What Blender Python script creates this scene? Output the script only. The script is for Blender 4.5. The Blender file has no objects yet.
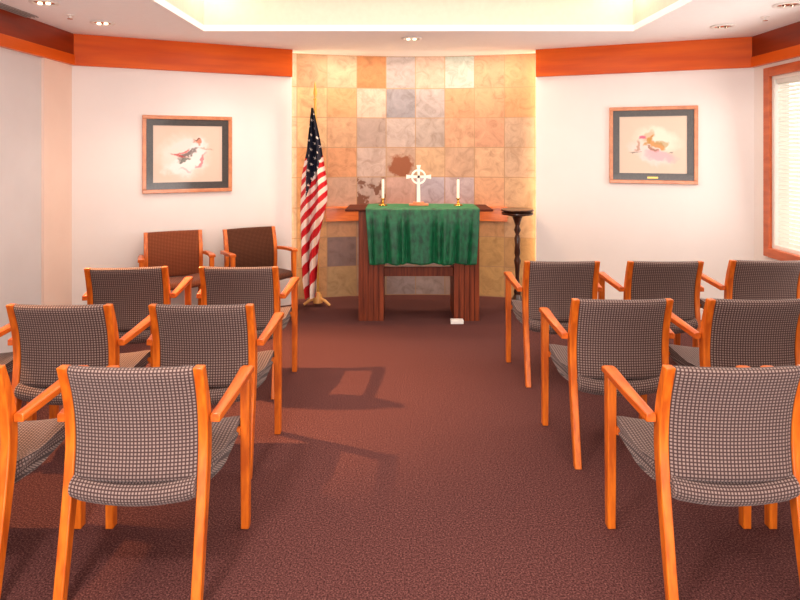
import bpy, bmesh, math, random
from mathutils import Vector, Matrix
random.seed(7)
scene = bpy.context.scene
COL = scene.collection
PI = math.pi

# ------------------------------------------------------------------ materials
def lin(c):
    return tuple(((v/255)/12.92 if v/255 <= .04045 else ((v/255+.055)/1.055)**2.4) for v in c) + (1,)
def new_mat(name):
    m = bpy.data.materials.new(name); m.use_nodes = True
    nt = m.node_tree; b = nt.nodes['Principled BSDF']
    return m, nt, b
def plain(name, col, rough=.6, metal=0, emit=None, es=0, coat=0):
    m, nt, b = new_mat(name)
    b.inputs['Base Color'].default_value = lin(col)
    b.inputs['Roughness'].default_value = rough
    b.inputs['Metallic'].default_value = metal
    b.inputs['Coat Weight'].default_value = coat
    if emit:
        b.inputs['Emission Color'].default_value = lin(emit)
        b.inputs['Emission Strength'].default_value = es
    return m
def noise_mat(name, c1, c2, scale=(5,5,5), nscale=1, detail=4, rough=.6, bump=0, coat=0, coatr=.1, lo=.35, hi=.65, spec=.5, bdist=.01):
    m, nt, b = new_mat(name)
    tc = nt.nodes.new('ShaderNodeTexCoord'); mp = nt.nodes.new('ShaderNodeMapping')
    mp.inputs['Scale'].default_value = scale
    nz = nt.nodes.new('ShaderNodeTexNoise'); nz.inputs['Scale'].default_value = nscale; nz.inputs['Detail'].default_value = detail
    cr = nt.nodes.new('ShaderNodeValToRGB')
    cr.color_ramp.elements[0].position = lo; cr.color_ramp.elements[0].color = lin(c1)
    cr.color_ramp.elements[1].position = hi; cr.color_ramp.elements[1].color = lin(c2)
    L = nt.links
    L.new(tc.outputs['Object'], mp.inputs[0]); L.new(mp.outputs[0], nz.inputs['Vector'])
    L.new(nz.outputs['Fac'], cr.inputs[0]); L.new(cr.outputs[0], b.inputs['Base Color'])
    b.inputs['Roughness'].default_value = rough; b.inputs['Coat Weight'].default_value = coat
    b.inputs['Coat Roughness'].default_value = coatr; b.inputs['Specular IOR Level'].default_value = spec
    if bump:
        bp = nt.nodes.new('ShaderNodeBump'); bp.inputs['Strength'].default_value = bump; bp.inputs['Distance'].default_value = bdist
        L.new(nz.outputs['Fac'], bp.inputs['Height']); L.new(bp.outputs[0], b.inputs['Normal'])
    return m

M = {}
M['wall'] = noise_mat('wall_paint', (238,231,227), (240,233,229), (8,8,8), .4, rough=.85)
M['pier'] = noise_mat('warm_lit_wall_paint', (238,214,200), (241,218,204), (8,8,8), .4, rough=.85)
M['wall_cool_lit'] = noise_mat('cool_lit_wall_paint', (214,211,212), (218,215,216), (8,8,8), .4, rough=.85)  # left wall greyed: its cooler light is put into the colour
M['ceil'] = noise_mat('ceiling_paint', (250,248,247), (252,250,249), (6,6,6), 4, rough=.9)
M['tray'] = noise_mat('tray_paint', (226,215,197), (230,219,201), (6,6,6), 4, rough=.9)
def carpet():
    m, nt, b = new_mat('carpet'); L = nt.links
    tc = nt.nodes.new('ShaderNodeTexCoord')
    n1 = nt.nodes.new('ShaderNodeTexNoise'); n1.inputs['Scale'].default_value = 150; n1.inputs['Detail'].default_value = 5; n1.inputs['Roughness'].default_value = .7
    n2 = nt.nodes.new('ShaderNodeTexNoise'); n2.inputs['Scale'].default_value = 1.3; n2.inputs['Detail'].default_value = 3
    cr = nt.nodes.new('ShaderNodeValToRGB'); e = cr.color_ramp.elements
    e[0].position = .36; e[0].color = lin((58,32,32)); e[1].position = .64; e[1].color = lin((134,92,88))
    q = cr.color_ramp.elements.new(.5); q.color = lin((92,57,55))
    hs = nt.nodes.new('ShaderNodeMix'); hs.data_type = 'RGBA'; hs.blend_type = 'MULTIPLY'; hs.inputs[0].default_value = .35
    cr2 = nt.nodes.new('ShaderNodeValToRGB'); cr2.color_ramp.elements[0].color = (.75,.7,.7,1); cr2.color_ramp.elements[1].color = (1,1,1,1)
    L.new(tc.outputs['Object'], n1.inputs['Vector']); L.new(tc.outputs['Object'], n2.inputs['Vector'])
    L.new(n1.outputs['Fac'], cr.inputs[0]); L.new(n2.outputs['Fac'], cr2.inputs[0])
    L.new(cr.outputs[0], hs.inputs['A']); L.new(cr2.outputs[0], hs.inputs['B']); L.new(hs.outputs['Result'], b.inputs['Base Color'])
    bp = nt.nodes.new('ShaderNodeBump'); bp.inputs['Strength'].default_value = .7; bp.inputs['Distance'].default_value = .006
    L.new(n1.outputs['Fac'], bp.inputs['Height']); L.new(bp.outputs[0], b.inputs['Normal'])
    b.inputs['Roughness'].default_value = .95; b.inputs['Specular IOR Level'].default_value = .1
    return m
M['carpet'] = carpet()
M['wood'] = noise_mat('chair_wood', (184,84,12), (222,118,28), (14,14,2.2), 3, 5, rough=.38, coat=.35, coatr=.25)
M['wood_arm'] = noise_mat('arm_wood', (184,82,14), (218,110,28), (14,2.2,14), 3, 5, rough=.35, coat=.4, coatr=.22)
M['cornice'] = noise_mat('cornice_wood', (204,78,2), (224,100,8), (.8,.8,9), 1.6, 5, rough=.36, coat=.12, coatr=.16, spec=.3)
M['cornice_shaded'] = noise_mat('cornice_wood_shaded', (124,38,8), (150,52,10), (9,.8,9), 1.6, 5, rough=.34, coat=.3, coatr=.16)
M['cornice_lit'] = noise_mat('cornice_wood_lit', (214,92,12), (228,106,22), (9,.8,9), 1.6, 5, rough=.34, coat=.3, coatr=.16)  # dark and light copies of the cornice wood imitate shade and lit band
M['frame_wood'] = noise_mat('window_wood', (182,84,38), (206,104,52), (10,2,10), 2, 4, rough=.4, coat=.3)
M['rail'] = noise_mat('rail_wood', (196,98,34), (220,122,46), (3,3,20), 2, 4, rough=.4, coat=.3)
M['altar'] = noise_mat('altar_wood', (98,40,18), (138,64,32), (26,26,1.4), 2, 5, rough=.5, coat=.08, coatr=.3, spec=.25)
M['altar_top'] = noise_mat('altar_top_wood', (66,26,14), (92,40,22), (2,26,26), 2, 5, rough=.6, spec=.15)
M['darkwood'] = noise_mat('stand_wood', (44,22,14), (78,42,24), (20,20,4), 2, 4, rough=.3, coat=.5)
M['velvet'] = noise_mat('green_velvet', (0,52,32), (6,106,66), (14,14,8), 2.2, 5, rough=.5, bump=.35, lo=.3, hi=.72, bdist=.006)
M['velvet'].node_tree.nodes['Principled BSDF'].inputs['Sheen Weight'].default_value = .35
M['velvet'].node_tree.nodes['Principled BSDF'].inputs['Sheen Tint'].default_value = lin((90,220,150))
M['brass'] = plain('brass', (214,166,84), .25, 1)
M['gold'] = plain('gilt_pole', (226,178,92), .3, .6)
M['oak'] = noise_mat('stand_oak', (206,150,84), (226,172,104), (10,10,10), 2, rough=.4)
M['crosswhite'] = plain('ivory_cross', (250,240,226), .4)
M['crossbase'] = noise_mat('cross_base_wood', (206,128,84), (222,146,100), (4,20,20), 2, rough=.4)
M['candle'] = plain('candle_wax', (248,240,226), .45)
M['wick'] = plain('wick', (40,32,28), .9)
M['white'] = plain('white_plastic', (236,232,226), .5)
M['white_metal'] = plain('white_enamel', (240,236,230), .35)
M['chrome'] = plain('reflector', (226,214,200), .12, 1)
M['bulb'] = plain('lamp_glow', (255,240,215), .4, emit=(255,228,190), es=2.5)
M['ventdark'] = plain('vent_shadow', (70,64,62), .8)
M['ventgrey'] = plain('vent_grey', (168,160,156), .5)
M['blind'] = plain('blind_slat', (232,230,224), .5)
M['gap'] = plain('dark_gap', (28,16,12), .9)
def blind_m():
    m, nt, b = new_mat('blind_slats')
    b.inputs['Base Color'].default_value = lin((240,238,232)); b.inputs['Roughness'].default_value = .5
    b.inputs['Transmission Weight'].default_value = 0
    tr = nt.nodes.new('ShaderNodeBsdfTranslucent'); tr.inputs[0].default_value = lin((250,246,236))
    mx = nt.nodes.new('ShaderNodeMixShader'); mx.inputs[0].default_value = .22
    L = nt.links; out = nt.nodes['Material Output']
    L.new(b.outputs[0], mx.inputs[1]); L.new(tr.outputs[0], mx.inputs[2]); L.new(mx.outputs[0], out.inputs[0])
    return m
M['blind'] = blind_m()
M['sky'] = plain('bright_daylight', (255,250,240), .5, emit=(255,250,240), es=1.0)
M['matboard'] = noise_mat('dark_mat_board', (50,42,36), (64,54,46), (30,30,30), 2, rough=.35, coat=.5)
M['picframe'] = noise_mat('picture_frame_wood', (196,122,80), (214,142,96), (20,20,20), 1, rough=.35, coat=.4)
M['plaque'] = plain('plaque_brass', (190,160,90), .3, .9)
def glass_m():
    m, nt, b = new_mat('window_glass')
    b.inputs['Base Color'].default_value = (1,1,1,1); b.inputs['Transmission Weight'].default_value = 1
    b.inputs['Roughness'].default_value = 0; b.inputs['IOR'].default_value = 1.05
    return m
M['glass'] = glass_m()

def fabric(name='houndstooth_fabric', dark=(74,56,54), light=(148,127,120)):
    m, nt, b = new_mat(name); L = nt.links
    uv = nt.nodes.new('ShaderNodeUVMap'); uv.uv_map = 'UVMap'
    sp = nt.nodes.new('ShaderNodeSeparateXYZ'); L.new(uv.outputs[0], sp.inputs[0])
    def math_(op, a, v2=None, c=None):
        n = nt.nodes.new('ShaderNodeMath'); n.operation = op
        if hasattr(a, 'links'): L.new(a, n.inputs[0])
        else: n.inputs[0].default_value = a
        if v2 is not None:
            if hasattr(v2, 'links'): L.new(v2, n.inputs[1])
            else: n.inputs[1].default_value = v2
        return n.outputs[0]
    N = 1/.0120
    masks = []
    for s in (sp.outputs[0], sp.outputs[1]):
        f = math_('FRACT', math_('MULTIPLY', s, N))
        d = math_('ABSOLUTE', math_('SUBTRACT', f, .5))
        mr = nt.nodes.new('ShaderNodeMapRange'); mr.interpolation_type = 'SMOOTHSTEP'
        mr.inputs['From Min'].default_value = .2; mr.inputs['From Max'].default_value = .4
        mr.inputs['To Min'].default_value = 1; mr.inputs['To Max'].default_value = 0
        L.new(d, mr.inputs['Value']); masks.append(mr.outputs[0])
    mk = math_('MULTIPLY', masks[0], masks[1])
    tc = nt.nodes.new('ShaderNodeTexCoord'); nz = nt.nodes.new('ShaderNodeTexNoise'); nz.inputs['Scale'].default_value = 160
    L.new(tc.outputs['Object'], nz.inputs['Vector'])
    mk2 = math_('MULTIPLY', mk, math_('ADD', math_('MULTIPLY', nz.outputs['Fac'], .6), .7))
    mx = nt.nodes.new('ShaderNodeMix'); mx.data_type = 'RGBA'
    mx.inputs['A'].default_value = lin(dark); mx.inputs['B'].default_value = lin(light)
    L.new(mk2, mx.inputs[0]); L.new(mx.outputs['Result'], b.inputs['Base Color'])
    b.inputs['Roughness'].default_value = .92; b.inputs['Specular IOR Level'].default_value = .15
    b.inputs['Sheen Weight'].default_value = .15
    bp = nt.nodes.new('ShaderNodeBump'); bp.inputs['Strength'].default_value = .3; bp.inputs['Distance'].default_value = .002
    L.new(mk, bp.inputs['Height']); L.new(bp.outputs[0], b.inputs['Normal'])
    return m
M['fabric'] = fabric()
M['fabric_warm_lit'] = fabric('warm_lit_fabric', (112,60,38), (158,92,62))  # same chair fabric with warm lamplight put into the colour
M['fabric_shaded'] = fabric('shaded_fabric', (70,40,28), (112,70,50))  # same chair fabric with shade put into the colour

# ------------------------------------------------------------------ mesh helpers
def obj(name, bm, mat, parent=None, smooth=True, angle=None):
    bmesh.ops.recalc_face_normals(bm, faces=bm.faces)
    me = bpy.data.meshes.new(name); bm.to_mesh(me); bm.free()
    for mm in (mat if isinstance(mat, (list, tuple)) else [mat]): me.materials.append(mm)
    if smooth:
        for p in me.polygons: p.use_smooth = True
        me.set_sharp_from_angle(angle=math.radians(angle or 38))
    o = bpy.data.objects.new(name, me); COL.objects.link(o)
    if parent: o.parent = parent
    return o
def bev(o, w=.004, seg=2):
    m = o.modifiers.new('bevel', 'BEVEL'); m.width = w; m.segments = seg; m.limit_method = 'ANGLE'; m.angle_limit = math.radians(40)
    return o
def box(bm, x0, x1, y0, y1, z0, z1, mi=0):
    vs = [bm.verts.new(p) for p in ((x0,y0,z0),(x1,y0,z0),(x1,y1,z0),(x0,y1,z0),(x0,y0,z1),(x1,y0,z1),(x1,y1,z1),(x0,y1,z1))]
    for f in ((0,1,2,3),(4,5,6,7),(0,1,5,4),(1,2,6,5),(2,3,7,6),(3,0,4,7)):
        bm.faces.new([vs[i] for i in f]).material_index = mi
    return vs
def loft(bm, rings, closed=True, cap=True, uvs=None):
    """rings: list of lists of points"""
    n = len(rings[0]); uvl = (bm.loops.layers.uv.get('UVMap') or bm.loops.layers.uv.new('UVMap')) if uvs else None
    R = [[bm.verts.new(p) for p in r] for r in rings]
    for i in range(len(R)-1):
        for j in range(n if closed else n-1):
            k = (j+1) % n
            f = bm.faces.new((R[i][j], R[i][k], R[i+1][k], R[i+1][j]))
            if uvs:
                kk = j+1
                for lp, (a, c) in zip(f.loops, ((i,j),(i,kk),(i+1,kk),(i+1,j))):
                    lp[uvl].uv = (uvs[0][a], uvs[1][c])
    if cap:
        for r in (R[0], R[-1]):
            f = bm.faces.new(r)
            if uvs:
                for lp in f.loops: lp[uvl].uv = (lp.vert.co.y+.003, lp.vert.co.z)
    return R
def lathe(bm, prof, cx=0, cy=0, seg=24, mi=0):
    rings = [[(cx+r*math.cos(2*PI*k/seg), cy+r*math.sin(2*PI*k/seg), z) for k in range(seg)] for r, z in prof]
    n0 = len(bm.faces); loft(bm, rings)
def tube(bm, pts, rad, seg=10):
    pts = [Vector(p) for p in pts]; rings = []
    for i, p in enumerate(pts):
        d = (pts[min(i+1, len(pts)-1)] - pts[max(i-1, 0)]).normalized()
        a = d.cross(Vector((0,0,1)));
        if a.length < 1e-3: a = d.cross(Vector((0,1,0)))
        a.normalize(); b = d.cross(a)
        r = rad[i] if isinstance(rad, (list, tuple)) else rad
        rings.append([p + a*r*math.cos(2*PI*k/seg) + b*r*math.sin(2*PI*k/seg) for k in range(seg)])
    loft(bm, rings)
def crom(pts, n):
    """catmull-rom through tuples"""
    out = []; P = [pts[0]] + list(pts) + [pts[-1]]
    for i in range(1, len(P)-2):
        for s in range(n):
            t = s/n
            out.append(tuple(.5*((2*b)+(-a+c)*t+(2*a-5*b+4*c-d)*t*t+(-a+3*b-3*c+d)*t**3) for a,b,c,d in zip(P[i-1],P[i],P[i+1],P[i+2])))
    out.append(tuple(pts[-1])); return out
def thing(name, label, cat, loc=(0,0,0), rotz=0, group=None):
    o = bpy.data.objects.new(name, None); COL.objects.link(o); o.empty_display_size = .1
    o.location = loc; o.rotation_euler = (0,0,rotz); o['label'] = label; o['category'] = cat
    if group: o['group'] = group
    return o
def tag(o, label, cat, group=None):
    o['label'] = label; o['category'] = cat
    if group: o['group'] = group
    return o
def struct(o):
    o['kind'] = 'structure'; return o
def dup(root, loc, rotz, label, group):
    r = root.copy(); COL.objects.link(r); r.location = loc; r.rotation_euler = (0,0,rotz)
    r['label'] = label; r['group'] = group
    for ch in list(root.children):
        c = ch.copy(); COL.objects.link(c); c.parent = r
        for g in list(ch.children):
            d = g.copy(); COL.objects.link(d); d.parent = c
    return r

# ------------------------------------------------------------------ room plan (x right, y away from camera, z up)
CH = 2.47                              # ceiling
LW, RW = -2.75, 3.04
LC = (LW, 5.02); LE = (-1.05, 5.82)    # left corner, left edge of alcove
RC = (RW, 5.15); RE = (1.32, 5.82)
BACKY = -3.2

bm = bmesh.new(); box(bm, -3.4, 3.7, BACKY-.2, 6.9, -.1, 0)
struct(obj('floor', bm, M['carpet'], smooth=False))

# ceiling with the recessed tray
TX0, TX1, TY0, TY1, TH = -1.60, 1.90, -1.2, 4.89, .42
bm = bmesh.new()
for r in ((-3.4, TX0, BACKY-.2, 6.9), (TX1, 3.7, BACKY-.2, 6.9), (TX0, TX1, TY1, 6.9), (TX0, TX1, BACKY-.2, TY0)):
    box(bm, r[0], r[1], r[2], r[3], CH, CH+.05)
ceil = struct(obj('ceiling', bm, M['ceil'], smooth=False))
bm = bmesh.new()
L_ = .03
box(bm, TX0-L_, TX0, TY0-L_, TY1+L_, CH+.05, CH+TH); box(bm, TX1, TX1+L_, TY0-L_, TY1+L_, CH+.05, CH+TH)
box(bm, TX0, TX1, TY1, TY1+L_, CH+.05, CH+TH); box(bm, TX0, TX1, TY0-L_, TY0, CH+.05, CH+TH)
box(bm, TX0-L_, TX1+L_, TY0-L_, TY1+L_, CH+TH, CH+TH+.04)
obj('tray_recess', bm, M['tray'], ceil, smooth=False)

def wall_seg(name, a, b, z0, z1, mat, th=.12, side=1, y=None):
    """vertical slab from a to b, thickness away from the room"""
    a = Vector((a[0], a[1], 0)); b = Vector((b[0], b[1], 0)); d = (b-a).normalized(); n = Vector((-d.y, d.x, 0))*side*th
    bm = bmesh.new(); vs = []
    for z in (z0, z1):
        for p in (a, b, b+n, a+n): vs.append(bm.verts.new((p.x, p.y, z)))
    for f in ((0,1,2,3),(4,5,6,7),(0,1,5,4),(1,2,6,5),(2,3,7,6),(3,0,4,7)): bm.faces.new([vs[i] for i in f])
    return obj(name, bm, mat, smooth=False)
struct(wall_seg('wall_front_left', LC, LE, 0, CH, M['wall']))
struct(wall_seg('wall_front_right', RE, RC, 0, CH, M['wall']))
struct(wall_seg('wall_left', (LW, BACKY), (LW, LC[1]), 0, CH, M['wall_cool_lit']))
struct(wall_seg('wall_back', (RW, BACKY), (LW, BACKY), 0, CH, M['wall']))
# pier in the left corner, downlight's warm glow put into its peach colour
bm = bmesh.new(); vs = [(LW, LC[1]+.0), (LW+.004, LC[1]-.0), (LW+.02, 4.60), (LW, 4.60)]
lo = [bm.verts.new((x, y, 0)) for x, y in vs]; hi = [bm.verts.new((x, y, CH-.26)) for x, y in vs]
for k in range(4): bm.faces.new((lo[k], lo[(k+1)%4], hi[(k+1)%4], hi[k]))
bm.faces.new(lo); bm.faces.new(hi)
struct(obj('trim_1', bm, M['pier'], smooth=False))

# right wall with window opening
WY0, WY1, WZ0, WZ1 = 3.15, 4.90, .70, 2.10
bm = bmesh.new()
box(bm, RW, RW+.14, BACKY, WY0, 0, CH); box(bm, RW, RW+.14, WY1, RC[1]+.02, 0, CH)
box(bm, RW, RW+.14, WY0, WY1, 0, WZ0); box(bm, RW, RW+.14, WY0, WY1, WZ1, CH)
struct(obj('wall_right', bm, M['wall'], smooth=False))
win = bpy.data.objects.new('window_1', None); COL.objects.link(win); win.location = (RW, (WY0+WY1)/2, WZ0); struct(win)
def wchild(name, bm, mat, smooth=False, b=None):
    o = obj(name, bm, mat, win, smooth); o.matrix_parent_inverse = Matrix.Translation((-RW, -(WY0+WY1)/2, -WZ0))
    if b: bev(o, b)
    return o
bm = bmesh.new(); F = .075; T = .03
box(bm, RW-T, RW, WY1, WY1+F, WZ0-F, WZ1+F); box(bm, RW-T, RW, WY0-F, WY0, WZ0-F, WZ1+F)
box(bm, RW-T, RW, WY0, WY1, WZ1, WZ1+F); box(bm, RW-T-.01, RW, WY0, WY1, WZ0-F, WZ0)
wchild('window_frame', bm, M['frame_wood'], b=.005)
bm = bmesh.new(); G = .03
box(bm, RW+.0, RW+.1, WY1-G, WY1, WZ0, WZ1); box(bm, RW, RW+.1, WY0, WY0+G, WZ0, WZ1)
box(bm, RW, RW+.1, WY0+G, WY1-G, WZ1-G, WZ1); box(bm, RW, RW+.1, WY0+G, WY1-G, WZ0, WZ0+G)
wchild('sash', bm, M['white'], b=.003)
bm = bmesh.new(); box(bm, RW+.085, RW+.09, WY0+G, WY1-G, WZ0+G, WZ1-G); wchild('pane', bm, M['glass'])
bm = bmesh.new()
box(bm, RW+.01, RW+.055, WY0+G+.01, WY1-G-.01, WZ1-G-.035, WZ1-G)
z = WZ0+G+.01
while z < WZ1-G-.04:
    v = [bm.verts.new(p) for p in ((RW+.018, WY0+G+.01, z), (RW+.018, WY1-G-.01, z), (RW+.036, WY1-G-.01, z+.025), (RW+.036, WY0+G+.01, z+.025))]
    bm.faces.new(v); z += .032
wchild('blind', bm, M['blind'])
bm = bmesh.new(); box(bm, RW+.5, RW+.51, WY0-1.0, WY1+.9, WZ0-.8, WZ1+.8)
sk = obj('daylight_panel', bm, M['sky'], smooth=False); struct(sk)  # glowing panel added outside the window in place of daylight

# wood cornice, one board per wall; side walls have shade and glow coloured in
def cornice(name, a, b, ext_a=0, ext_b=0, two=False):
    a = Vector((a[0], a[1], 0)); b = Vector((b[0], b[1], 0)); d = (b-a).normalized(); n = Vector((d.y, -d.x, 0))*.03
    # room side is to the right of a->b
    bm = bmesh.new(); vs = []
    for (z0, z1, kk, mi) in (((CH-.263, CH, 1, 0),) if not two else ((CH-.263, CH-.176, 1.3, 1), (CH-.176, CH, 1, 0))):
        vs = []
        for z in (z0, z1):
            for p in (a+n*kk+d*ext_a, b+n*kk-d*ext_b, b, a): vs.append(bm.verts.new((p.x, p.y, z)))
        for f in ((0,1,2,3),(4,5,6,7),(0,1,5,4),(1,2,6,5),(2,3,7,6),(3,0,4,7)): bm.faces.new([vs[i] for i in f]).material_index = mi
    return struct(bev(obj(name, bm, [M['cornice_shaded'], M['cornice_lit']] if two else M['cornice'], smooth=False), .003))
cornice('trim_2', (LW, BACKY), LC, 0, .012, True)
cornice('trim_3', LC, LE, .012, 0)
cornice('trim_4', RE, RC, 0, .012)
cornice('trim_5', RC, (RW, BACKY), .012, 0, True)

# ------------------------------------------------------------------ alcove: curved slate wall
AX, AY, AR = .16, 2.52, 3.70
STEP = .304/AR
def arc(a, r=AR): return (AX + r*math.sin(a), AY + r*math.cos(a))
DISP = [
 [(205,160,110),(208,172,128),(200,128,58),(184,166,154),(208,172,142),(188,190,170),(228,156,108),(226,162,104)],
 [(236,186,124),(224,168,104),(228,188,158),(160,150,148),(188,170,158),(220,156,104),(226,164,112),(224,160,100)],
 [(240,192,132),(226,172,120),(188,160,140),(204,180,162),(196,172,152),(226,170,122),(226,164,118),(212,174,136)],
 [(232,164,94),(226,158,100),(208,180,160),(204,168,138),(218,176,128),(214,170,130),(232,182,132),(220,180,140)],
 [(226,166,100),(206,164,132),(190,165,148),(206,166,146),(192,180,184),(204,182,178),(232,174,122),(226,182,132)],
 [(230,176,110),(212,160,110),(196,160,130),(190,160,150),(186,166,160),(200,170,150),(212,158,96),(222,180,130)],
 [(224,170,108),(146,120,112),(176,152,140),(178,160,156),(182,164,160),(178,152,142),(212,166,92),(206,160,96)],
 [(214,160,96),(196,160,104),(186,160,128),(178,158,148),(182,160,146),(184,156,136),(218,172,96),(222,176,110)],
 [(200,150,96),(180,140,100),(176,146,120),(170,140,130),(170,146,130),(176,146,120),(200,150,90),(200,150,90)]]
bm = bmesh.new(); bm.loops.layers.uv.new('UVMap'); bm.loops.layers.float_color.new('tile'); bm.loops.layers.float_color.new('blotch')
uvl = bm.loops.layers.uv['UVMap']; cl = bm.loops.layers.float_color['tile']; cl2 = bm.loops.layers.float_color['blotch']
for c in range(-1, 9):
    for r in range(9):
        z1 = CH - .03*(r > 0) - r*.3045; z0 = max(0, CH-.03-(r+1)*.3045)
        if z1 <= 0: continue
        cc = min(7, max(0, c)); base = lin(DISP[r][cc])
        k = .74
        if c in (-1, 8): base = lin((222,190,155))
        g_ = (base[0]*.3+base[1]*.5+base[2]*.2); base = tuple(g_*.12+v*.88 for v in base[:3])
        base = (base[0]*.97, base[1]*1.0, base[2]*1.12)
        blot = {(3,3): (1,0,0,1), (4,2): (0,1,0,1)}.get((r, c), (0,0,0,1))
        for s in range(2):
            a0 = (c-4)*STEP + s*STEP/2; a1 = a0+STEP/2
            p0, p1 = arc(a0), arc(a1)
            vs = [bm.verts.new(p) for p in ((p0[0],p0[1],z0),(p1[0],p1[1],z0),(p1[0],p1[1],z1),(p0[0],p0[1],z1))]
            f = bm.faces.new(vs)
            v0 = max(0, 1-(z1-z0)/.3045)
            for lp, uv in zip(f.loops, ((s/2,v0),((s+1)/2,v0),((s+1)/2,1),(s/2,1))):
                lp[uvl].uv = uv; lp[cl] = (base[0]*k, base[1]*k, base[2]*k, 1); lp[cl2] = blot
def slate():
    m, nt, b = new_mat('slate_tiles'); L = nt.links
    at = nt.nodes.new('ShaderNodeVertexColor'); at.layer_name = 'tile'
    at2 = nt.nodes.new('ShaderNodeVertexColor'); at2.layer_name = 'blotch'
    tc = nt.nodes.new('ShaderNodeTexCoord')
    n1 = nt.nodes.new('ShaderNodeTexNoise'); n1.inputs['Scale'].default_value = 8; n1.inputs['Detail'].default_value = 7; n1.inputs['Distortion'].default_value = 1.2; n1.inputs['Roughness'].default_value = .65
    L.new(tc.outputs['Object'], n1.inputs['Vector'])
    cr = nt.nodes.new('ShaderNodeValToRGB'); e = cr.color_ramp.elements
    e[0].position = .3; e[0].color = (.58,.48,.40,1); e[1].position = .7; e[1].color = (1.3,1.22,1.16,1)
    q = e.new(.5); q.color = (1,.96,.92,1)
    L.new(n1.outputs['Fac'], cr.inputs[0])
    mx = nt.nodes.new('ShaderNodeMix'); mx.data_type = 'RGBA'; mx.blend_type = 'MULTIPLY'; mx.inputs[0].default_value = .62
    L.new(at.outputs[0], mx.inputs['A']); L.new(cr.outputs[0], mx.inputs['B'])
    # brown patches on two tiles
    sp = nt.nodes.new('ShaderNodeSeparateColor'); L.new(at2.outputs[0], sp.inputs[0])
    n3 = nt.nodes.new('ShaderNodeTexNoise'); n3.inputs['Scale'].default_value = 13; n3.inputs['Detail'].default_value = 4; L.new(tc.outputs['Object'], n3.inputs['Vector'])
    uv = nt.nodes.new('ShaderNodeUVMap'); uv.uv_map = 'UVMap'
    ds = nt.nodes.new('ShaderNodeVectorMath'); ds.operation = 'DISTANCE'; ds.inputs[1].default_value = (.52,.36,0)
    L.new(uv.outputs[0], ds.inputs[0])
    def mth(op, a, c, clamp=False):
        n = nt.nodes.new('ShaderNodeMath'); n.operation = op; n.use_clamp = clamp
        for i, v in enumerate((a, c)):
            if hasattr(v, 'links'): L.new(v, n.inputs[i])
            else: n.inputs[i].default_value = v
        return n.outputs[0]
    blob = mth('MULTIPLY', mth('SUBTRACT', .74, mth('ADD', ds.outputs['Value'], mth('MULTIPLY', n3.outputs['Fac'], .55)), True), 9, True)
    blob = mth('MULTIPLY', blob, sp.outputs[0])
    m1 = nt.nodes.new('ShaderNodeMix'); m1.data_type = 'RGBA'; L.new(blob, m1.inputs[0]); L.new(mx.outputs['Result'], m1.inputs['A']); m1.inputs['B'].default_value = lin((136,80,50))
    mot = mth('MULTIPLY', mth('MULTIPLY', mth('SUBTRACT', n3.outputs['Fac'], .47), 14, True), sp.outputs[1])
    m2 = nt.nodes.new('ShaderNodeMix'); m2.data_type = 'RGBA'; L.new(mot, m2.inputs[0]); L.new(m1.outputs['Result'], m2.inputs['A']); m2.inputs['B'].default_value = lin((112,74,56))
    # joints
    su = nt.nodes.new('ShaderNodeSeparateXYZ'); L.new(uv.outputs[0], su.inputs[0])
    du = mth('ABSOLUTE', mth('SUBTRACT', su.outputs[0], .5), 0); dv = mth('ABSOLUTE', mth('SUBTRACT', su.outputs[1], .5), 0)
    g = mth('GREATER_THAN', mth('MAXIMUM', du, dv), .487)
    m3 = nt.nodes.new('ShaderNodeMix'); m3.data_type = 'RGBA'; L.new(g, m3.inputs[0]); L.new(m2.outputs['Result'], m3.inputs['A']); m3.inputs['B'].default_value = lin((164,130,98))
    L.new(m3.outputs['Result'], b.inputs['Base Color'])
    bp = nt.nodes.new('ShaderNodeBump'); bp.inputs['Strength'].default_value = .25; bp.inputs['Distance'].default_value = .01
    L.new(n1.outputs['Fac'], bp.inputs['Height']); L.new(bp.outputs[0], b.inputs['Normal'])
    b.inputs['Roughness'].default_value = .6
    return m
M['slate'] = slate()
struct(obj('wall_alcove', bm, M['slate'], smooth=False))
# curved rail on the slate
bm = bmesh.new(); rings = []
a0, a1 = -3.05*STEP, 3.1*STEP
for i in range(25):
    a = a0+(a1-a0)*i/24
    rings.append([(*arc(a, r), z) for r, z in ((AR-.003,.775),(AR-.035,.775),(AR-.035,.905),(AR-.06,.905),(AR-.06,.925),(AR-.003,.925))])
loft(bm, rings)
struct(bev(obj('trim_6', bm, M['rail'], smooth=True, angle=30), .002))
# closing cheeks behind the two wall ends
bm = bmesh.new(); p = arc(-5*STEP); box(bm, p[0]-.02, p[0], LE[1]-.1, p[1]+.3, 0, CH); struct(obj('wall_alcove_left', bm, M['wall'], smooth=False))
bm = bmesh.new(); p = arc(5*STEP); box(bm, p[0], p[0]+.02, RE[1]-.1, p[1]+.3, 0, CH); struct(obj('wall_alcove_right', bm, M['wall'], smooth=False))

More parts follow.
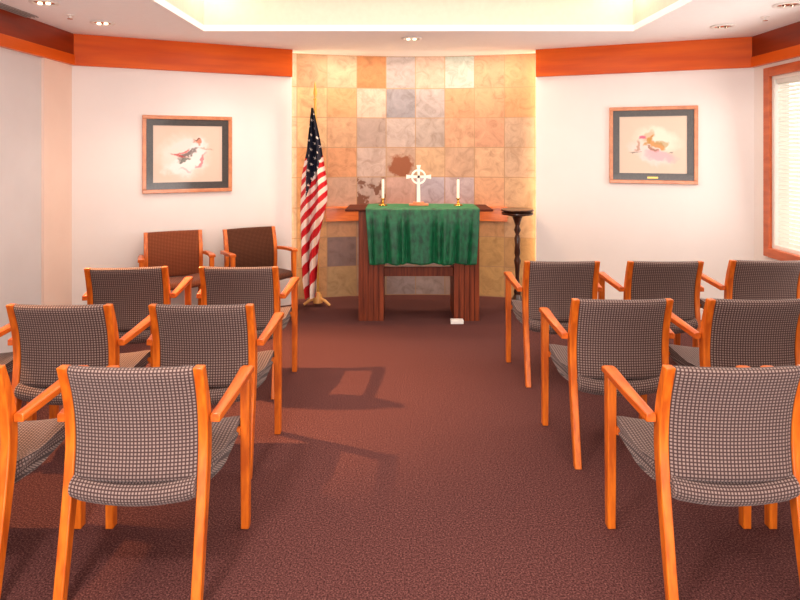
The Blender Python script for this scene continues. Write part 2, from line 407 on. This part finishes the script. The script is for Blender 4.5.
# ------------------------------------------------------------------ chair
POST = crom([(-.228,0), (-.188,.20), (-.148,.42), (-.138,.54), (-.154,.66), (-.198,.79)], 5)
def post_y(z):
    for (y0,z0),(y1,z1) in zip(POST, POST[1:]):
        if z0 <= z <= z1: return y0+(y1-y0)*(z-z0)/(z1-z0)
    return POST[-1][0] if z > .5 else POST[0][0]
def make_chair(label, group):
    t = thing('armchair', label, 'chair', group=group)
    HP = .2225
    for s in (-1, 1):
        bm = bmesh.new(); rings = []
        for i, (y, z) in enumerate(POST):
            w = .0165; d = .017 + .007*min(1, max(0, z/.45)) - .006*max(0, (z-.6)/.19)
            x = s*HP
            rings.append([(x-w,y-d,z),(x+w,y-d,z),(x+w,y+d,z),(x-w,y+d,z)])
        loft(bm, rings); bev(obj('back_post', bm, M['wood'], t, angle=30), .004)
        bm = bmesh.new()
        xf = s*.268; rings = []
        for z in (0, .2, .4, .56, .615):
            w = .016 + .004*z; d = .019 + .006*z
            rings.append([(xf-w,.222-d,z),(xf+w,.222-d,z),(xf+w,.222+d,z),(xf-w,.222+d,z)])
        loft(bm, rings); bev(obj('front_leg', bm, M['wood'], t, angle=30), .004)
        # arm: widens towards the front, slightly crowned and bowed
        bm = bmesh.new(); rings = []
        for i in range(13):
            u = i/12; y = -.145 + u*.393
            x = s*(.258 + .012*u + .006*math.sin(PI*u)); w = .017 + .009*u
            zt = .612 + .028*u + .004*math.sin(PI*u); th = .030 - .003*u
            if i == 12: zt -= .006; th -= .004
            rings.append([(x-w,y,zt-th),(x+w,y,zt-th),(x+w,y,zt-.004),(x+w*.6,y,zt),(x-w*.6,y,zt),(x-w,y,zt-.004)])
        loft(bm, rings); bev(obj('armrest', bm, M['wood_arm'], t, angle=50), .003)
    # upholstered back: closed loop in (y,z) swept across x
    NX = 17; xs = [-.208+.416*i/(NX-1) for i in range(NX)]
    zs = [.415 + (.776-.415)*k/14 for k in range(15)]
    rings = []; th = .021
    for x in xs:
        q = 1-(x/.208)**2; bow = -.022*q; e = max(0, abs(x)/.208-.9)/.1*.006
        loop = []
        for z in zs: loop.append((x, post_y(z)+bow-th+e-.0, z))
        for k in (1,2,3): a = PI*k/4; loop.append((x, post_y(.776)+bow-(th-e)*math.cos(a), .776+.015*math.sin(a)))
        for z in reversed(zs): loop.append((x, post_y(z)+bow+th-e, z))
        for k in (1,2,3): a = PI*k/4; loop.append((x, post_y(.415)+bow+(th-e)*math.cos(a), .415-.018*math.sin(a)))
        rings.append(loop)
    def arcl(loop):
        v = [0]
        for i in range(len(loop)): v.append(v[-1]+(Vector(loop[(i+1)%len(loop)])-Vector(loop[i])).length)
        return v
    bm = bmesh.new(); loft(bm, rings, uvs=(xs, arcl(rings[NX//2])))
    obj('backrest', bm, M['fabric'], t, angle=60)
    # seat: dished cushion with a rounded rear roll
    prof = crom([(-.160,.422), (-.05,.424), (.08,.436), (.19,.446), (.235,.440), (.252,.418), (.238,.396), (.19,.385), (.06,.368), (-.05,.348), (-.14,.336), (-.182,.346), (-.204,.376), (-.196,.408), (-.160,.422)], 3)[:-1]
    rings = []; us = []
    for i in range(NX):
        t_ = -1+2*i/(NX-1); q = 1-t_*t_; loop = []
        for y, z in prof:
            hw = .2045 + .044*min(1, max(0, (y+.12)/.12))
            if y > .21: hw -= (y-.21)*.12
            edge = 1-.10*max(0, abs(t_)-.88)/.12
            zc = .398; loop.append((t_*hw, y, zc+(z-zc)*edge - .026*q))
        rings.append(loop); us.append(t_*.225)
    bm = bmesh.new(); loft(bm, rings, uvs=(us, arcl(rings[NX//2])))
    obj('seat', bm, M['fabric'], t, angle=60)
    # front and side stretchers below the cushion
    bm = bmesh.new(); box(bm, -.254, .254, .19, .212, .378, .408)
    bev(obj('stretcher', bm, M['wood'], t, smooth=False), .003)
    return t
GR = 'rows of armchairs on the right of the aisle'; GL = 'rows of armchairs on the left of the aisle'; GB = 'armchairs against the angled left wall'
chairs = [  # x, rear-foot depth, yaw deg, label, group
 (1.106, 1.94, 0, 'closest checked armchair right of the aisle, back to the camera, in the nearest row', GR),
 (1.745, 1.94, 0, 'armchair cut off by the right photo edge in the nearest row, mostly hidden', GR),
 (1.060, 2.83, 0, 'checked armchair beside the aisle in the middle row on the right', GR),
 (1.705, 2.83, 0, 'checked armchair farther from the aisle in the middle row on the right', GR),
 (1.035, 3.80, 0, 'checked armchair beside the aisle in the far row on the right, nearest the wooden stand', GR),
 (1.695, 3.80, 0, 'middle one of three armchairs in the far row on the right', GR),
 (2.375, 3.83, -2, 'checked armchair below the window at the right end of the far right row', GR),
 (-.882, 1.94, 0, 'closest checked armchair left of the aisle, back to the camera, in the nearest row', GL),
 (-1.545, 1.94, 0, 'armchair cut off at the lower left edge of the photo in the nearest row', GL),
 (-.914, 2.73, 0, 'checked armchair beside the aisle in the middle row on the left', GL),
 (-1.566, 2.73, 0, 'checked armchair in the middle row on the left, second from the aisle', GL),
 (-2.22, 2.73, 0, 'armchair in the middle left row, cut off at the left photo edge', GL),
 (-.982, 3.62, 0, 'checked armchair beside the aisle in the far row on the left', GL),
 (-1.68, 3.60, 7, 'slightly turned armchair in the far left row, second from the aisle', GL),
 (-1.90, 4.845, 205, 'armchair facing the room against the left wall, below the framed picture', GB),
 (-1.275, 5.085, 211, 'armchair with a shaded back facing the room beside the flag', GB),
]
proto = None; brown = {}
for (x, d, yaw, lab, grp) in chairs:
    y = d+.228 if abs(yaw) < 90 else d+.225
    if proto is None:
        proto = make_chair(lab, grp); proto.location = (x, y, 0); proto.rotation_euler = (0,0,math.radians(yaw))
    else:
        c = dup(proto, (x, y, 0), math.radians(yaw), lab, grp)
        if grp == GB:
            for ch in c.children:
                if ch.name.split('.')[0] in ('backrest', 'seat'):
                    me = ch.data.copy(); me.materials[0] = M['fabric_shaded'] if x > -1.5 else M['fabric_warm_lit']; ch.data = me

# ------------------------------------------------------------------ altar
AXc = .166; F0 = 5.26
al = thing('altar_table', 'dark wooden altar table with two broad fluted legs in front of the slate wall', 'table', (AXc, F0+.22, 0))
bm = bmesh.new(); box(bm, -.645, .645, -.27, .20, .965, .985); bev(obj('table_top', bm, M['altar_top'], al, smooth=False), .008)
for s in (-1, 1):
    cx = s*.42; w = .114; g = bmesh.new(); n = 5
    # slab with vertical flutes cut into front and back
    prof = []; pw = 2*w/n
    for k in range(n):
        x0 = cx-w+k*pw; prof += [(x0+.004,-.215),(x0+pw-.004,-.215)] + ([(x0+pw-.003,-.205),(x0+pw+.003,-.205)] if k < n-1 else [])
    back = [(x, -y) for x, y in reversed(prof)]
    prof = prof + back
    loft(g, [[(x, y, z) for x, y in prof] for z in (0, .965)])
    obj('leg', g, M['altar'], al, smooth=False)
bm = bmesh.new(); box(bm, -.31, .31, -.12, -.08, .372, .452); bev(obj('cross_rail', bm, M['altar'], al, smooth=False), .003)
bm = bmesh.new(); box(bm, -.31, .31, -.20, -.17, .86, .965); obj('apron', bm, M['altar_top'], al, smooth=False)

# cloth: lies on the top, falls in folds over the front
bm = bmesh.new(); NXc = 260; XL, XR = -.298, .690
rows = []
def fold(u):
    w = u*2*PI*2.45+.5+.9*math.sin(u*7)
    f = .35*math.sin(w)
    for ui, wd, am in ((.05,.012,.6),(.17,.020,1.5),(.30,.016,1.0),(.355,.018,1.5),(.60,.022,1.6),(.665,.014,1.0),(.73,.016,.5),(.80,.018,1.4),(.93,.012,.8)):
        f += am*math.exp(-((u-ui)/wd)**2)
    return f
def cloth_pt(u, v):
    """v <0 top, >0 drop"""
    x = XL+(XR-XL)*u
    if v <= 0:
        y = 5.205 - v*.46; return (x, y, .9915+.0012*math.sin(u*40)*math.sin(v*9))
    d = v*.475
    fo = fold(u)*.036*min(1, v*1.5+.02)
    xx = x + (.36-u)*.0 + (0.5-u)*.055*v + math.cos(u*2*PI*4.6+.6)*.010*v
    return (xx, 5.199 - .012*min(1,v*6) - .022*min(1,v*4) + fo*.85 - .006, .988 - d - .006*math.sin(u*2*PI*4.6)*v)
vv = [-1,-.75,-.5,-.25,-.05,0,.01] + [.03+.97*k/30 for k in range(31)]
G_ = [[bm.verts.new(cloth_pt(i/NXc, v)) for i in range(NXc+1)] for v in vv]
for a, b in zip(G_, G_[1:]):
    for i in range(NXc): bm.faces.new((a[i], a[i+1], b[i+1], b[i]))
cl_ = obj('altar_cloth', bm, M['velvet'], angle=80)
md = cl_.modifiers.new('thick', 'SOLIDIFY'); md.thickness = .004; md.offset = 0
tag(cl_, 'green velvet cloth draped over the front of the wooden altar table', 'cloth')
TZ = .9945
# celtic cross
CD = 5.47
cr_ = thing('celtic_cross', 'small white ringed cross on a wooden base at the centre of the altar', 'cross', (.17, CD, TZ))
bm = bmesh.new()
def prism(bm, pts, y0, y1):
    A = [bm.verts.new((x, y0, z)) for x, z in pts]; B = [bm.verts.new((x, y1, z)) for x, z in pts]
    n = len(pts)
    for k in range(n): bm.faces.new((A[k], A[(k+1)%n], B[(k+1)%n], B[k]))
    bm.faces.new(A); bm.faces.new(B)
cz = .262
prism(bm, [(-.016,.03),(.016,.03),(.011,cz-.02),(.011,cz-.0),(-.011,cz-.0),(-.011,cz-.02)], -.009, .009)
prism(bm, [(-.011,cz),(.011,cz),(.012,cz+.07),(.02,cz+.106),(-.02,cz+.106),(-.012,cz+.07)], -.009, .009)
for s in (-1, 1):
    prism(bm, [(0,cz-.011),(s*.075,cz-.012),(s*.113,cz-.02),(s*.113,cz+.02),(s*.075,cz+.012),(0,cz+.011)], -.009, .009)
obj('cross', bm, M['crosswhite'], cr_, smooth=False)
bm = bmesh.new(); rings = []
for k in range(49):
    a = 2*PI*k/48
    rings.append([(r*math.cos(a), y, cz+r*math.sin(a)) for r, y in ((.052,-.007),(.069,-.007),(.069,.007),(.052,.007))])
loft(bm, rings, cap=False); bmesh.ops.remove_doubles(bm, verts=bm.verts, dist=1e-5)
obj('ring', bm, M['crosswhite'], cr_, angle=30)
bm = bmesh.new(); box(bm, -.088, .088, -.04, .04, 0, .018); box(bm, -.05, .05, -.03, .03, .018, .032); bev(obj('base', bm, M['crossbase'], cr_, smooth=False), .003)
# candlesticks and candles
for i, (cx, side) in enumerate(((-.156, 'left'), (.530, 'right'))):
    h = thing('candlestick', 'short brass candlestick on the altar, %s of the white cross' % side, 'candlestick', (cx, CD, TZ), group='brass candlesticks on the altar')
    bm = bmesh.new(); lathe(bm, [(0,0),(.040,0),(.042,.004),(.036,.009),(.016,.014),(.010,.022),(.014,.030),(.009,.038),(.008,.048),(.014,.056),(.02,.060),(.02,.064),(.013,.067),(0,.067)])
    obj('stem', bm, M['brass'], h)
    c = thing('candle', 'white taper candle in the brass candlestick %s of the cross' % side, 'candle', (cx, CD, TZ+.067), group='white altar candles')
    bm = bmesh.new(); lathe(bm, [(0,0),(.0125,0),(.012,.165),(.008,.172),(0,.172)], seg=16); obj('wax', bm, M['candle'], c)
    bm = bmesh.new(); tube(bm, [(0,0,.170),(.001,0,.178),(.003,0,.185)], .0014, 6); obj('wick', bm, M['wick'], c)
# little white box by the right leg
bm = bmesh.new(); box(bm, .437, .548, 5.165, 5.225, 0, .034)
tag(bev(obj('white_box', bm, M['white'], smooth=False), .004), 'small white box on the carpet at the right leg of the altar', 'box')

# ------------------------------------------------------------------ turned stand at the right of the altar
st = thing('pedestal_stand', 'dark turned wooden stand with a round top, right of the altar', 'stand', (1.115, 5.70, 0))
bm = bmesh.new(); lathe(bm, [(0,.872),(.07,.872),(.10,.882),(.145,.888),(.150,.896),(.150,.906),(.143,.910),(.120,.910),(.152,.922),(.155,.932),(.150,.938),(0,.936)], seg=40)
obj('top', bm, M['darkwood'], st, angle=30)
bm = bmesh.new(); lathe(bm, [(0,.13),(.030,.13),(.036,.16),(.022,.20),(.018,.30),(.024,.40),(.034,.45),(.020,.49),(.030,.52),(.024,.60),(.030,.66),(.016,.70),(.034,.74),(.020,.78),(.032,.82),(.05,.872),(0,.872)])
obj('column', bm, M['darkwood'], st, angle=50)
bm = bmesh.new(); lathe(bm, [(0,.03),(.05,.03),(.06,.05),(.045,.10),(.03,.13),(0,.13)]); obj('hub', bm, M['darkwood'], st)
for k in range(3):
    a = PI/2+2*PI*k/3+.3; bm = bmesh.new()
    tube(bm, [(.03*math.cos(a),.03*math.sin(a),.07),(.08*math.cos(a),.08*math.sin(a),.05),(.13*math.cos(a),.13*math.sin(a),.018),(.15*math.cos(a),.15*math.sin(a),.015)], [.02,.018,.015,.014], 10)
    obj('foot', bm, M['darkwood'], st)

# ------------------------------------------------------------------ flag
FX, FY = -.80, 5.78
fp = thing('standing_flag', 'red, white and navy starred flag hanging from a gilt pole left of the altar', 'flag', (FX+.01, FY, 0))
bm = bmesh.new(); tube(bm, [(0,0,.06),(-.012,0,1.0),(-.028,0,1.98)], .0125, 14); obj('pole', bm, M['gold'], fp)
bm = bmesh.new(); lathe(bm, [(0,1.975),(.018,1.98),(.02,1.99),(.010,2.0),(.008,2.01),(.020,2.045),(.016,2.075),(.0,2.165)], cx=-.028, seg=16); obj('finial', bm, M['gold'], fp)
bm = bmesh.new(); lathe(bm, [(0,.03),(.045,.03),(.05,.05),(.035,.10),(.02,.13),(0,.13)]); obj('socket', bm, M['oak'], fp)
for a in (-.45, PI+.2, PI/2+.1):
    bm = bmesh.new(); r = .135
    tube(bm, [(.02*math.cos(a),.02*math.sin(a),.075),(.08*math.cos(a),.08*math.sin(a),.055),(r*math.cos(a),r*math.sin(a),.018)], [.016,.015,.013], 8)
    obj('foot', bm, M['oak'], fp)
# hanging flag: outline in metres (height, left x, right x) read along the pole
outl = [(1.90,-.840,-.822),(1.82,-.850,-.806),(1.72,-.860,-.786),(1.60,-.874,-.762),(1.50,-.884,-.745),(1.40,-.905,-.728),(1.28,-.930,-.708),(1.15,-.940,-.690),(1.02,-.945,-.690),(.90,-.948,-.715),(.78,-.945,-.742),(.66,-.942,-.760),(.52,-.936,-.768),(.40,-.930,-.775),(.28,-.922,-.782),(.10,-.895,-.795)]
def fo(z):
    for (z0,l0,r0),(z1,l1,r1) in zip(outl, outl[1:]):
        if z <= z0 and z >= z1:
            t = (z0-z)/(z0-z1); return l0+(l1-l0)*t, r0+(r1-r0)*t
    return outl[-1][1:]
NS, NT = 72, 420
def star(px, pz, r):
    a = math.atan2(pz, px); rr = math.hypot(px, pz); k = (a-PI/2) % (2*PI/5); k = min(k, 2*PI/5-k)
    return rr < r*(.40/ (math.cos(PI/5-k)*.55+.0*rr+ .18)) * (1.15 - .75*k/(PI/5))
bm = bmesh.new(); Gf = []
for j in range(NT+1):
    z = 1.90 - (1.90-.10)*j/NT; l, r = fo(z); row = []
    depth = .012 + .062*min(1, j/NT*3)
    for i in range(NS+1):
        s = i/NS
        ph = s*2*PI*2.1 + .8 + (j/NT)*2.2
        x = l+(r-l)*s + .006*math.sin(ph*1.0+z*3)*min(1,j/60)
        y = FY-.098 + depth*math.sin(ph)*.8 + .012*math.sin(ph*2.3+z*5)
        row.append(bm.verts.new((x, y, z)))
    Gf.append(row)
for j in range(NT):
    z = 1.90 - (1.90-.10)*(j+.5)/NT; l, r = fo(z)
    for i in range(NS):
        f = bm.faces.new((Gf[j][i], Gf[j][i+1], Gf[j+1][i+1], Gf[j+1][i]))
        s = (i+.5)/NS; x = l+(r-l)*s + .837
        ph = s*2*PI*2.1 + .8 + (j/NT)*2.2
        # cloth coordinate: folds shear the pattern
        zz = z-.2; th_ = math.radians(72-24*min(1, max(0, zz)/1.3)); c = zz*math.cos(th_) - x*math.sin(th_) + .007*math.sin(ph)
        blue = z > 1.193+2.4*x+.02*math.sin(ph)
        if z > 1.55: blue = True
        mi = 0 if int(math.floor(c/.046)) % 2 == 0 else 1
        if x < -.052 and z < 1.42: blue = False
        if blue:
            mi = 2; sx, sz = .056, .070
            row_ = math.floor((z+.5*x)/sz); ox = .5*sx*(row_ % 2)
            px = ((x+ox) % sx)-sx/2; pz = ((z+.5*x) % sz)-sz/2
            if abs(px) < .022 and star(px, pz, .021): mi = 1
        f.material_index = mi
M['fred'] = plain('flag_red', (200,18,34), .7); M['fwhite'] = plain('flag_white', (236,220,210), .8); M['fblue'] = plain('flag_blue', (16,18,44), .7)
fl = obj('flag_cloth', bm, [M['fred'], M['fwhite'], M['fblue']], fp, angle=180)
fl.matrix_parent_inverse = Matrix.Translation((-FX-.01, -FY, 0))

# ------------------------------------------------------------------ pictures
def picture(label, a, b, z0, z1, t0, t1, art, plaque):
    a = Vector((*a, 0)); b = Vector((*b, 0)); d = (b-a); p0 = a+d*t0; p1 = a+d*t1; c = (p0+p1)/2; w = (p1-p0).length/2; h = (z1-z0)/2
    n = Vector((d.y, -d.x, 0)).normalized()
    rz = math.atan2(d.y, d.x)
    t = thing('framed_picture', label, 'picture', (c.x+n.x*.001, c.y+n.y*.001, (z0+z1)/2), rz, 'framed pictures beside the alcove')
    bm = bmesh.new(); f = .033
    for r in ((-w,w,h-f,h),(-w,w,-h,-h+f),(-w,-w+f,-h+f,h-f),(w-f,w,-h+f,h-f)): box(bm, r[0], r[1], -.028, 0, r[2], r[3])
    bev(obj('frame', bm, M['picframe'], t, smooth=False), .004)
    m_ = .055; bm = bmesh.new()
    W, H = w-f, h-f
    for r in ((-W,W,H-m_,H),(-W,W,-H,-H+m_*1.1),(-W,-W+m_,-H+m_,H-m_),(W-m_,W,-H+m_,H-m_)): box(bm, r[0], r[1], -.014, -.004, r[2], r[3])
    obj('mat_board', bm, M['matboard'], t, smooth=False)
    bm = bmesh.new(); box(bm, -W+m_-.004, W-m_+.004, -.008, -.003, -H+m_-.004, H-m_+.004)
    obj('print', bm, art, t, smooth=False)
    if plaque:
        bm = bmesh.new(); box(bm, -.045, .045, -.017, -.014, -H+.014, -H+.030); obj('plaque', bm, M['plaque'], t, smooth=False)
    return t
def art_mat(name, bg, blobs, seed):
    """soft painted swirls: a list of (x, z, rx, rz, angle, colour, softness)"""
    m, nt, b = new_mat(name); L = nt.links
    tc = nt.nodes.new('ShaderNodeTexCoord')
    nz = nt.nodes.new('ShaderNodeTexNoise'); nz.inputs['Scale'].default_value = 13; nz.inputs['Detail'].default_value = 3
    mp0 = nt.nodes.new('ShaderNodeMapping'); mp0.inputs['Location'].default_value = (seed, seed, 0)
    L.new(tc.outputs['Object'], mp0.inputs[0]); L.new(mp0.outputs[0], nz.inputs['Vector'])
    sb = nt.nodes.new('ShaderNodeVectorMath'); sb.operation = 'SUBTRACT'; sb.inputs[1].default_value = (.5,.5,.5); L.new(nz.outputs['Color'], sb.inputs[0])
    sc = nt.nodes.new('ShaderNodeVectorMath'); sc.operation = 'SCALE'; sc.inputs['Scale'].default_value = .13; L.new(sb.outputs[0], sc.inputs[0])
    ad = nt.nodes.new('ShaderNodeVectorMath'); ad.operation = 'ADD'; L.new(tc.outputs['Object'], ad.inputs[0]); L.new(sc.outputs[0], ad.inputs[1])
    fl_ = nt.nodes.new('ShaderNodeVectorMath'); fl_.operation = 'MULTIPLY'; fl_.inputs[1].default_value = (1,0,1); L.new(ad.outputs[0], fl_.inputs[0])
    cur = None
    for (x, z, rx, rz, ang, colr, al_) in blobs:
        x *= 1.3; z *= 1.25; rx *= 1.4; rz *= 1.4
        mp = nt.nodes.new('ShaderNodeMapping'); mp.vector_type = 'TEXTURE'
        mp.inputs['Location'].default_value = (x, 0, z); mp.inputs['Rotation'].default_value = (0, -math.radians(ang), 0); mp.inputs['Scale'].default_value = (rx, 1, rz)
        L.new(fl_.outputs[0], mp.inputs[0])
        ln = nt.nodes.new('ShaderNodeVectorMath'); ln.operation = 'LENGTH'; L.new(mp.outputs[0], ln.inputs[0])
        mr = nt.nodes.new('ShaderNodeMapRange'); mr.interpolation_type = 'SMOOTHSTEP'
        mr.inputs['From Min'].default_value = .55; mr.inputs['From Max'].default_value = 1.15; mr.inputs['To Min'].default_value = al_; mr.inputs['To Max'].default_value = 0
        L.new(ln.outputs['Value'], mr.inputs['Value'])
        mx = nt.nodes.new('ShaderNodeMix'); mx.data_type = 'RGBA'; L.new(mr.outputs[0], mx.inputs[0])
        if cur: L.new(cur, mx.inputs['A'])
        else: mx.inputs['A'].default_value = lin(bg)
        mx.inputs['B'].default_value = lin(colr); cur = mx.outputs['Result']
    L.new(cur, b.inputs['Base Color']); b.inputs['Roughness'].default_value = .5; b.inputs['Coat Weight'].default_value = .2
    return m
art1 = art_mat('winged_swirl_print', (222,196,178), [
 (-.03,-.02,.16,.15,0,(238,222,214),.8), (-.01,.07,.11,.03,10,(234,216,210),.8), (.06,.02,.05,.11,-25,(232,226,224),.9), (-.03,-.09,.13,.05,12,(240,230,226),.9),
 (.0,.0,.075,.016,35,(110,92,88),.9), (-.06,-.01,.05,.012,-20,(190,60,60),.8), (-.02,.02,.05,.012,30,(206,80,84),.8), (.085,-.05,.014,.06,-25,(222,110,120),.8),
 (-.03,-.045,.04,.012,15,(70,84,72),.8), (.065,.088,.024,.022,0,(206,136,110),1), (.06,.105,.018,.008,0,(130,84,64),.9), (-.02,-.11,.04,.01,-10,(220,180,180),.7), (.11,.04,.05,.006,-10,(180,150,130),.6)], 1.3)
art2 = art_mat('golden_swirl_print', (220,198,178), [
 (.03,.04,.15,.08,-18,(236,224,206),.9), (-.02,-.06,.15,.06,-28,(238,212,206),.9), (.05,-.08,.10,.035,-10,(232,170,178),.8), (-.03,.06,.05,.04,40,(226,176,140),.8),
 (-.06,.045,.026,.02,20,(206,92,130),.9), (.02,-.0,.07,.022,-28,(206,140,60),.9), (.07,.01,.05,.02,5,(176,150,90),.7), (-.02,.03,.05,.014,50,(190,140,60),.9),
 (-.1,-.01,.015,.04,-10,(170,120,90),.7), (-.11,-.06,.03,.007,5,(120,110,100),.8), (.12,-.055,.02,.005,0,(130,110,100),.7), (.0,-.03,.04,.014,-35,(150,84,40),.8)], 6.1)
picture('framed print of a pale winged swirl, in a gilt wood frame on the left wall', LC, LE, 1.118, 1.806, .290, .697, art1, False)
picture('framed golden pink swirl print with dark mat and small plaque on the right wall', RE, RC, 1.195, 1.893, .364, .765, art2, True)

def spot(name, loc, aim, size, power, col, soft=.1, blend=.6):
    ld = bpy.data.lights.new(name, 'SPOT'); ld.energy = power; ld.color = col; ld.spot_size = size; ld.spot_blend = blend; ld.shadow_soft_size = soft
    o = bpy.data.objects.new(name, ld); COL.objects.link(o); o.location = loc
    o.rotation_euler = (Vector(aim)-Vector(loc)).to_track_quat('-Z', 'Y').to_euler(); return o
# ------------------------------------------------------------------ ceiling fittings
def downlight(x, y, label, power, col, spot=1.9, blend=.7, soft=.05, glow=True, aim=None):
    t = thing('downlight', label, 'light', (x, y, CH), 0, 'recessed downlights')
    bm = bmesh.new(); seg = 32
    rings = [[(r*math.cos(2*PI*k/seg), r*math.sin(2*PI*k/seg), z) for r, z in ((.066,-.002),(.088,-.002),(.09,-.005),(.086,-.010),(.070,-.012),(.064,-.008))] for k in range(seg)]
    rings.append(rings[0]); loft(bm, rings, cap=False); bmesh.ops.remove_doubles(bm, verts=bm.verts, dist=1e-6)
    obj('trim_ring', bm, M['white_metal'], t, angle=50)
    bm = bmesh.new(); lathe(bm, [(0,-.002),(.065,-.002),(.064,-.005),(.045,-.007),(0,-.008)]); obj('reflector', bm, M['chrome'], t)
    for ox in (-.028, .026):
        bm = bmesh.new(); lathe(bm, [(0,-.006),(.014,-.007),(.016,-.012),(.010,-.018),(0,-.020)], cx=ox, seg=14); obj('lamp', bm, M['bulb'] if glow else M['chrome'], t)
    if power:
        ld = bpy.data.lights.new('downlight_beam', 'SPOT'); ld.energy = power; ld.color = col; ld.spot_size = spot; ld.spot_blend = blend; ld.shadow_soft_size = soft
        lo_ = bpy.data.objects.new('downlight_beam', ld); COL.objects.link(lo_); lo_.location = (x, y, CH-.03-soft)
        if aim: lo_.rotation_euler = (Vector(aim)-lo_.location).to_track_quat('-Z', 'Y').to_euler()
    return t
WARM = (1, .60, .30); WARM2 = (1, .74, .52); NEU = (1, .88, .78)
downlight(-2.26, 4.56, 'recessed ceiling downlight above the left framed picture', 16, (1,.84,.70), spot=1.7, aim=(-1.75,4.7,0))
downlight(-2.33, 3.93, 'recessed ceiling downlight nearest the left edge of the photo', 560, (1,.52,.22), spot=.95, soft=.03, aim=(-1.0,3.85,0))
downlight(.10, 5.20, 'recessed ceiling downlight at the centre in front of the alcove', 50, (1,.54,.28), spot=2.0)
downlight(2.52, 4.69, 'recessed ceiling downlight above the right wall picture', 6, NEU, spot=2.2, glow=False)
downlight(2.58, 3.99, 'recessed ceiling downlight nearest the right edge of the photo', 26, WARM2, spot=1.8, aim=(2.1,3.9,0), glow=False)
spot('left_downlight_beam', (-2.35, 2.62, CH-.06), (-1.75, 2.45, 0), .72, 200, (1,.52,.22), soft=.03, blend=.7)
for i, (x, y) in enumerate(((-2.37, 4.31), (2.66, 4.37))):
    t = thing('ceiling_sprinkler', 'small round ceiling sprinkler near the %s wall' % ('left', 'right')[i], 'sprinkler', (x, y, CH), 0, 'ceiling sprinklers')
    bm = bmesh.new(); lathe(bm, [(0,.004),(.03,.004),(.028,-.006),(.010,-.008),(.008,-.025),(0,-.025)], seg=16); obj('rose', bm, M['white_metal'], t)
    bm = bmesh.new(); lathe(bm, [(0,-.025),(.018,-.026),(.018,-.029),(0,-.030)], seg=16); obj('deflector', bm, M['chrome'], t)
vt = thing('ceiling_vent', 'long narrow grey slot vent in the ceiling along the left wall', 'vent', (-2.665, 3.35, CH))
bm = bmesh.new()
box(bm, -.05, .035, -1.0, 1.0, -.004, 0); obj('backing', bm, M['ventdark'], vt, smooth=False)
bm = bmesh.new()
for x0 in (-.052, -.024, .004, .03): box(bm, x0, x0+.010, -1.01, 1.01, -.009, -.0041)
obj('louver', bm, M['ventgrey'], vt, smooth=False)

# ------------------------------------------------------------------ lamps
def area(name, loc, aim, sx, sy, power, col, spread=PI):
    ld = bpy.data.lights.new(name, 'AREA'); ld.shape = 'RECTANGLE'; ld.size = sx; ld.size_y = sy; ld.energy = power; ld.color = col; ld.spread = spread
    o = bpy.data.objects.new(name, ld); COL.objects.link(o); o.location = loc
    o.rotation_euler = (Vector(aim)-Vector(loc)).to_track_quat('-Z', 'Y').to_euler(); return o
def spot(name, loc, aim, size, power, col, soft=.1, blend=.6):
    ld = bpy.data.lights.new(name, 'SPOT'); ld.energy = power; ld.color = col; ld.spot_size = size; ld.spot_blend = blend; ld.shadow_soft_size = soft
    o = bpy.data.objects.new(name, ld); COL.objects.link(o); o.location = loc
    o.rotation_euler = (Vector(aim)-Vector(loc)).to_track_quat('-Z', 'Y').to_euler(); return o
area('tray_light', (.15, 1.85, CH+TH-.03), (.15, 1.85, 0), 3.1, 5.6, 90, (1,.91,.82))
area('bounce_fill', (.2, -.7, .5), (.2, 2.6, 2.47), 3.2, 1.0, 75, (1,.95,.93))
area('room_fill', (.2, -2.9, 1.75), (.2, 3, 1.1), 4.5, 1.8, 62, (1,.94,.92))
spot('added_wall_spot', (-1.32, 4.45, CH+.12), (-1.62, 5.5, 1.05), 1.15, 30, (1,.92,.82), soft=.15, blend=1)  # unseen spot added to brighten the wall beside the left picture
spot('rear_downlight', (-.95, .60, CH-.1), (-.95, .60, 0), 2.5, 120, (1,.88,.8), soft=.12)
# hidden strips in the pockets behind the wall ends and along the alcove head
area('alcove_strip_left', (LE[0]-.10, LE[1]+.14, 1.25), (LE[0]+.5, 6.3, 1.25), .05, 2.3, 5.5, (1,.76,.48))
area('alcove_strip_right', (RE[0]+.10, RE[1]+.14, 1.25), (RE[0]-.5, 6.3, 1.25), .05, 2.3, 5.5, (1,.76,.48))
area('alcove_head', (.15, 5.80, CH-.02), (.15, 6.25, .6), 2.0, .05, 16, (1,.84,.66))
for x in (TX0+.10, TX1-.10):
    ld = bpy.data.lights.new('cove_lamp', 'POINT'); ld.energy = 2; ld.color = (1,.9,.74); ld.shadow_soft_size = .05
    o = bpy.data.objects.new('cove_lamp', ld); COL.objects.link(o); o.location = (x, TY1-.22, CH+.36)
area('window_daylight', (RW-.08, (WY0+WY1)/2, 1.4), (0, (WY0+WY1)/2, 1.0), 1.5, 1.2, 16, (1,.96,.92))
w = bpy.data.worlds.new('World'); scene.world = w; w.use_nodes = True
w.node_tree.nodes['Background'].inputs[0].default_value = (1,.97,.93,1); w.node_tree.nodes['Background'].inputs[1].default_value = .6

# ------------------------------------------------------------------ camera
cd = bpy.data.cameras.new('camera'); cam = bpy.data.objects.new('camera', cd); COL.objects.link(cam)
cam.location = (0,0,1.5); cam.rotation_euler = (PI/2,0,0)
cd.sensor_width = 36; cd.lens = 27; cd.shift_y = -150/800; cd.clip_start = .05
scene.camera = cam
scene.view_settings.view_transform = 'Standard'
scene.view_settings.look = 'None'
scene.view_settings.exposure = .37
scene.view_settings.gamma = .93
